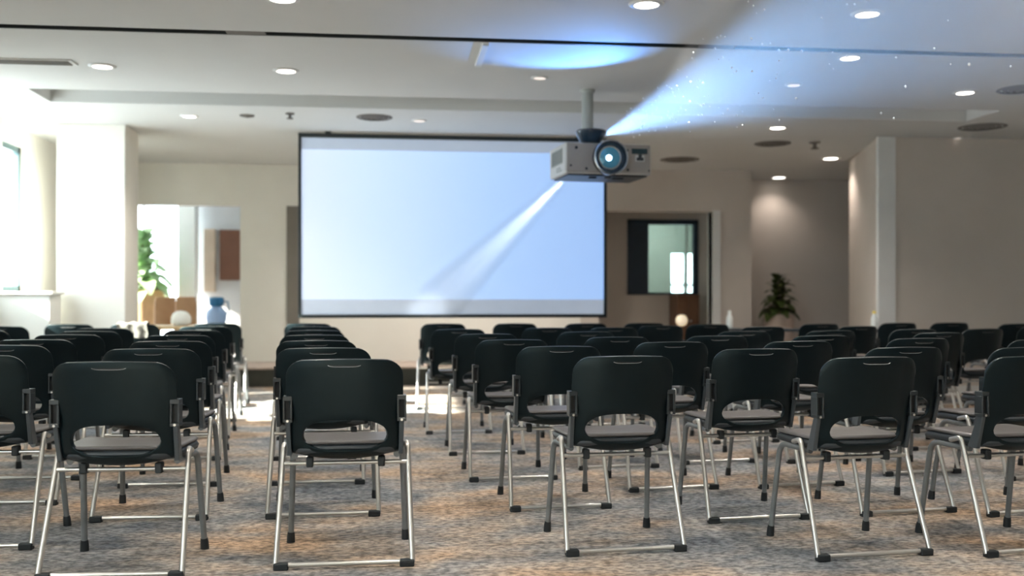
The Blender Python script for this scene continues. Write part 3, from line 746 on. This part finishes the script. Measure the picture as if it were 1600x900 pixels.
VENTS = [(585, 183, 0.17, 'round grey vent above the left part of the screen'), (1062, 249, 0.24, 'round dark vent just right of the projector'),
         (1207, 224, 0.20, 'round grey vent between the projector and the sprinkler'), (1535, 198, 0.23, 'round dark vent above the right taupe wall'),
         (1598, 139, 0.20, 'round dark vent cut by the right picture edge'), (386, 180, 0.07, 'small dark ceiling sensor plate between column and screen')]
for px, py, r, lab in VENTS:
    p = on_z(px, py, ZC)
    t = thing('ceiling_vent', lab, 'vent', (p.x, p.y, ZC), 0, 'round ceiling vents')
    for i in range(4):
        a = r * (1 - 0.24 * i); b = r * (0.86 - 0.24 * i)
        MB().lathe([(max(b, 0.005), -0.0005), (max(b, 0.005), -0.012 - 0.004 * i), (a, -0.006 - 0.004 * i), (a, -0.0005)], 30, ring=True).build('vent_ring', 'vent', t, True)
for px, py, s_, lab in ((1273, 226, 1.0, 'small sprinkler head hanging below the ceiling left of the white pillar'), (453, 181, 0.7, 'small sprinkler head above the left corner of the screen')):
    p = on_z(px, py - 4, ZC)
    t = thing('sprinkler_head', lab, 'sprinkler', (p.x, p.y, ZC), 0, 'sprinkler heads')
    MB().lathe([(0.06 * s_, -0.0005), (0.06 * s_, -0.01), (0.02 * s_, -0.015)], 20).build('cover_plate', 'vent', t, True)
    MB().lathe([(0.02 * s_, -0.012), (0.02 * s_, -0.06 * s_), (0.045 * s_, -0.065 * s_), (0.045 * s_, -0.075 * s_)], 16).build('deflector', 'vent', t, True)
p = on_z(38, 95, ZC)
ac = thing('air_grille', 'pale rectangular air grille in the ceiling at the left edge', 'vent', (p.x, p.y, ZC))
MB().box(-0.35, 0.35, -0.08, 0.08, -0.01, -0.0005).build('frame', 'white_paint', ac, bevel=0.003)
for i in range(4): MB().box(-0.32, 0.32, -0.06 + i * 0.032, -0.045 + i * 0.032, -0.016, -0.0095).build('slat', 'vent', ac)

# ------------------------------------------------------------------ plants and far furniture
def leaf_mesh(L, W, bend, n=6):
    vs = []; fs = []
    for i in range(n + 1):
        t = i / n; wd = W * math.sin(PI * min(1, t * 0.93 + 0.04)) ** 0.8
        y = L * t * math.cos(bend * t); z = L * t * math.sin(bend * t) * -1
        vs += [(-wd, y, z + wd * 0.35), (0, y, z), (wd, y, z + wd * 0.35)]
    for i in range(n):
        a = i * 3; fs += [(a, a + 1, a + 4, a + 3), (a + 1, a + 2, a + 5, a + 4)]
    k = len(vs)
    vs2 = vs + [(a, b, c - 0.003) for a, b, c in vs]
    fs2 = fs + [tuple(q + k for q in reversed(f)) for f in fs]
    return vs2, fs2
def plant(name, label, loc, pot_prof, pot_mat, stem_h, nleaf, L, W, leafmat, spread, z0):
    t = thing(name, label, 'plant', loc)
    MB().lathe(pot_prof, 28).build('planter', pot_mat, t, True)
    top = pot_prof[-1][1]
    vs, fs = leaf_mesh(L, W, 0.9)
    proto_l = None
    for s in range(3):
        a = s * 2.1
        MB().tube([(0.03 * math.cos(a), 0.03 * math.sin(a), top - 0.04), (0.05 * math.cos(a), 0.05 * math.sin(a), top + stem_h * 0.5), (0.07 * math.cos(a + 0.4), 0.07 * math.sin(a + 0.4), top + stem_h * 0.95)], [0.012, 0.009, 0.005], 8).build('stem', 'stem', t, True)
    for i in range(nleaf):
        f = i / (nleaf - 1)
        if proto_l is None:
            o = MB().add(vs, fs).build('leaf', leafmat, t, True); proto_l = o
        else:
            o = proto_l.copy(); COL.objects.link(o); o.parent = t
        a = i * 2.399
        tilt = (0.45 + 0.95 * f) + random.uniform(-0.15, 0.15)
        sc = (1.15 - 0.55 * f) * random.uniform(0.85, 1.15) * spread
        o.location = (0.05 * math.cos(a), 0.05 * math.sin(a), top + z0 + stem_h * f * 0.92)
        o.rotation_euler = (tilt, 0, a)
        o.scale = (sc, sc, sc)
    return t
pa = ray(1217, 13.9, z=0)
plant('potted_plant', 'dark green leafy plant in a tall pale planter in the alcove', (pa.x, pa.y, 0), [(0.16, 0.0), (0.17, 0.01), (0.205, 0.78), (0.205, 0.82), (0.18, 0.82), (0.17, 0.78)], 'pot', 0.55, 52, 0.27, 0.075, 'leaf', 1.0, 0.02)
pb = ray(226, 15.6, z=0)
plant('potted_tree', 'bright green plant in a tan tub by the lobby window', (pb.x, pb.y, 0), [(0.20, 0.0), (0.21, 0.02), (0.27, 1.02), (0.31, 1.16), (0.29, 1.16), (0.26, 1.1)], 'terracotta', 0.95, 70, 0.44, 0.12, 'leaf_light', 1.0, 0.02)

def wooden_chair(px, d, label, rz):
    p = ray(px, d, z=0); t = thing('wooden_armchair', label, 'chair', (p.x, p.y, 0), rz, 'wooden lobby chairs')
    MB().box(-0.15, 0.15, -0.25, 0.25, 0.40, 0.46).build('seat', 'wood', t, bevel=0.02)
    MB().box(-0.14, 0.14, -0.27, -0.23, 0.58, 1.06).build('backrest', 'wood', t, bevel=0.015)
    for sx in (-1, 1):
        MB().tube([(sx * 0.14, -0.25, 0.0), (sx * 0.13, -0.25, 1.0)], 0.022).build('leg', 'wood', t, True)
        MB().tube([(sx * 0.14, 0.22, 0.0), (sx * 0.14, 0.22, 0.64)], 0.022).build('leg', 'wood', t, True)
        MB().tube([(sx * 0.14, 0.24, 0.645), (sx * 0.14, -0.25, 0.645)], 0.022).build('armrest', 'wood', t, True)
    MB().tube([(-0.13, -0.25, 1.0), (0.13, -0.25, 1.0)], 0.02).build('top_rail', 'wood', t, True)
wooden_chair(262, 14.9, 'tan wooden chair in the lobby, next to the green plant', 0.1)
wooden_chair(299, 14.7, 'tan wooden chair in the lobby, next to the blue jug', -0.1)

pj = ray(338, 14.4, z=0)
tb = thing('side_table', 'small wooden side table under the blue jug in the lobby', 'table', (pj.x, pj.y, 0))
MB().box(-0.15, 0.15, -0.2, 0.2, 0.62, 0.66).build('table_top', 'wood', tb, bevel=0.006)
for a in (-1, 1):
    for b in (-1, 1): MB().tube([(a * 0.12, b * 0.16, 0), (a * 0.12, b * 0.16, 0.62)], 0.018).build('leg', 'wood', tb, True)
jg = thing('water_jug', 'pale blue round water jug with dark blue cap in the lobby', 'jug', (pj.x, pj.y, 0.66))
MB().lathe([(0.08, 0.0), (0.13, 0.02), (0.15, 0.10), (0.14, 0.19), (0.08, 0.25), (0.06, 0.27)], 24).build('body', 'blue_jug', jg, True)
MB().lathe([(0.085, 0.265), (0.105, 0.29), (0.105, 0.38), (0.09, 0.395), (0.02, 0.40)], 24).build('cap', 'blue_cap', jg, True)
MB().tube([(0.10, 0, 0.33), (0.16, 0, 0.33), (0.17, 0, 0.2), (0.14, 0, 0.15)], 0.012).build('handle', 'blue_cap', jg, True)

Yb = 16.9
bo = tag(MB().box(x_at(343, Yb), x_at(375, Yb), Yb, Yb + 0.05, z_at(358, 438, Yb), z_at(358, 359, Yb)).build('wall_board', 'board', None, bevel=0.006), 'plain brown board on the lobby wall', 'board')
tag(MB().box(x_at(319, Yb), x_at(336, Yb), Yb - 0.03, Yb + 0.09, z_at(328, 456, Yb), z_at(328, 358, Yb)).build('wall_panel', mat('beige_panel', (0.68, 0.56, 0.44), 0.7, var=0.04), None, bevel=0.006), 'narrow beige panel left of the brown board', 'panel')

# low table with a white dome near the lobby opening
pt = ray(262, 11.2, z=0)
lt = thing('low_table', 'pale wooden table behind the left chair rows, holding a white dome', 'table', (pt.x, pt.y, 0))
MB().box(-0.32, 0.32, -0.25, 0.25, 0.70, 0.74).build('table_top', 'wood_light', lt, bevel=0.008)
for a in (-1, 1):
    for b in (-1, 1): MB().tube([(a * 0.28, b * 0.21, 0), (a * 0.28, b * 0.21, 0.70)], 0.02).build('leg', 'wood_light', lt, True)
pdm = ray(283, 11.1, z=0.74)
dm = thing('dome_lamp', 'small white domed lamp standing on the pale table', 'lamp', pdm)
MB().lathe([(0.07, 0.0), (0.07, 0.012), (0.02, 0.02)], 24).build('base', 'white_glaze', dm, True)
MB().lathe([(0.10, 0.018), (0.108, 0.04), (0.105, 0.09), (0.085, 0.13), (0.05, 0.155), (0.003, 0.162)], 28).build('dome_shade', 'white_glaze', dm, True)

# brown cabinet in the right recess and a small lit globe in front of it
cx0, cx1 = x_at(1058, 13.75), 4.22
cb = thing('wooden_cabinet', 'dark brown wooden cabinet below the navy framed window', 'cabinet', ((cx0 + cx1) / 2, 13.95, 0.224))
cw = (cx1 - cx0) / 2
MB().box(-cw, cw, -0.18, 0.20, 0.02, 0.84).build('body', 'cabinet', cb, bevel=0.004)
MB().box(-cw - 0.004, cw + 0.004, -0.20, 0.21, 0.84, 0.862).build('top', 'cabinet', cb, bevel=0.003)
for sx in (-1, 1):
    dr = MB().box(min(sx * 0.005, sx * (cw - 0.01)), max(sx * 0.005, sx * (cw - 0.01)), -0.198, -0.181, 0.05, 0.82).build('door', 'cabinet', cb, bevel=0.003)
    MB().lathe([(0.012, 0), (0.012, 0.02)], 10, Matrix.Translation((sx * 0.03, -0.197, 0.5)) @ Matrix.Rotation(PI / 2, 4, 'X')).build('knob', 'chrome', dr, True)
pg = ray(1065, 13.15, z=0.224)
gl = thing('globe_lamp', 'small glowing globe lamp in front of the brown cabinet', 'lamp', pg)
MB().lathe([(0.10, 0.0), (0.10, 0.015), (0.015, 0.025), (0.015, 0.46)], 20).build('stand', 'stem', gl, True)
MB().lathe([(0.02, 0.455), (0.055, 0.47), (0.075, 0.51), (0.075, 0.545), (0.055, 0.585), (0.02, 0.60)], 24).build('globe', 'globe', gl, True)

# slim table behind the last right rows with three small bottles
ta, tb_ = ray(1140, 10.75, z=0), ray(1366, 10.45, z=0)
ang = math.atan2(tb_.y - ta.y, tb_.x - ta.x); ln = (tb_ - ta).length / 2 + 0.2
mid_ = (ta + tb_) / 2
tt = thing('narrow_table', 'narrow dark table behind the last row of the right block', 'table', (mid_.x, mid_.y, 0), ang)
MB().box(-ln, ln, -0.13, 0.13, 0.69, 0.72).build('table_top', 'under', tt, bevel=0.004)
for a in (-1, 1):
    for b in (-1, 1): MB().tube([(a * (ln - 0.08), b * 0.1, 0), (a * (ln - 0.08), b * 0.1, 0.69)], 0.015).build('leg', 'gunmetal', tt, True)
for q, lab, cap in ((ta, 'white bottle behind the chairs, near the white door jamb', 'white_glaze'), (tb_, 'white bottle with yellow cap behind the chairs, beside the white pillar', 'bottle_y')):
    bt = thing('water_bottle', lab, 'bottle', (q.x, q.y, 0.72), 0, 'small bottles on the narrow table')
    MB().lathe([(0.032, 0.0), (0.035, 0.01), (0.035, 0.11), (0.018, 0.145), (0.016, 0.16)], 18).build('body', 'white_glaze', bt, True)
    MB().lathe([(0.019, 0.158), (0.019, 0.182), (0.016, 0.186)], 14).build('cap', cap, bt, True)

# grey jacket folded over the back of one window-side chair
host = [o for o, px, d in placed if px == 208][0]
jk = thing('folded_jacket', 'grey jacket hung over a chair back beside the cream column', 'jacket', host.location, host.rotation_euler.z)
vs = []; fs = []; nx, ny = 12, 14
for i in range(nx + 1):
    for j in range(ny + 1):
        x = -0.13 + 0.26 * i / nx; s = -0.16 + 0.34 * j / ny
        wv = 0.006 * math.sin(i * 1.3) + 0.004 * math.sin(j * 2.1 + i)
        if s < -0.025: y, z = -0.308 + wv, 0.815 + (s + 0.025) + wv
        elif s > 0.025: y, z = -0.242 + wv * 0.4, 0.815 - (s - 0.025) + wv
        else: y, z = -0.275 + s * 1.3, 0.818 + wv
        vs.append((x + 0.008 * math.sin(j), y, z))
for i in range(nx):
    for j in range(ny):
        a = i * (ny + 1) + j; fs.append((a, a + 1, a + ny + 2, a + ny + 1))
k = len(vs); vs += [(a, b, c - 0.004) for a, b, c in vs]; fs += [tuple(q + k for q in reversed(f)) for f in fs]
MB().add(vs, fs).build('cloth', 'cloth', jk, True)

assert len(set(labels)) == len(labels)
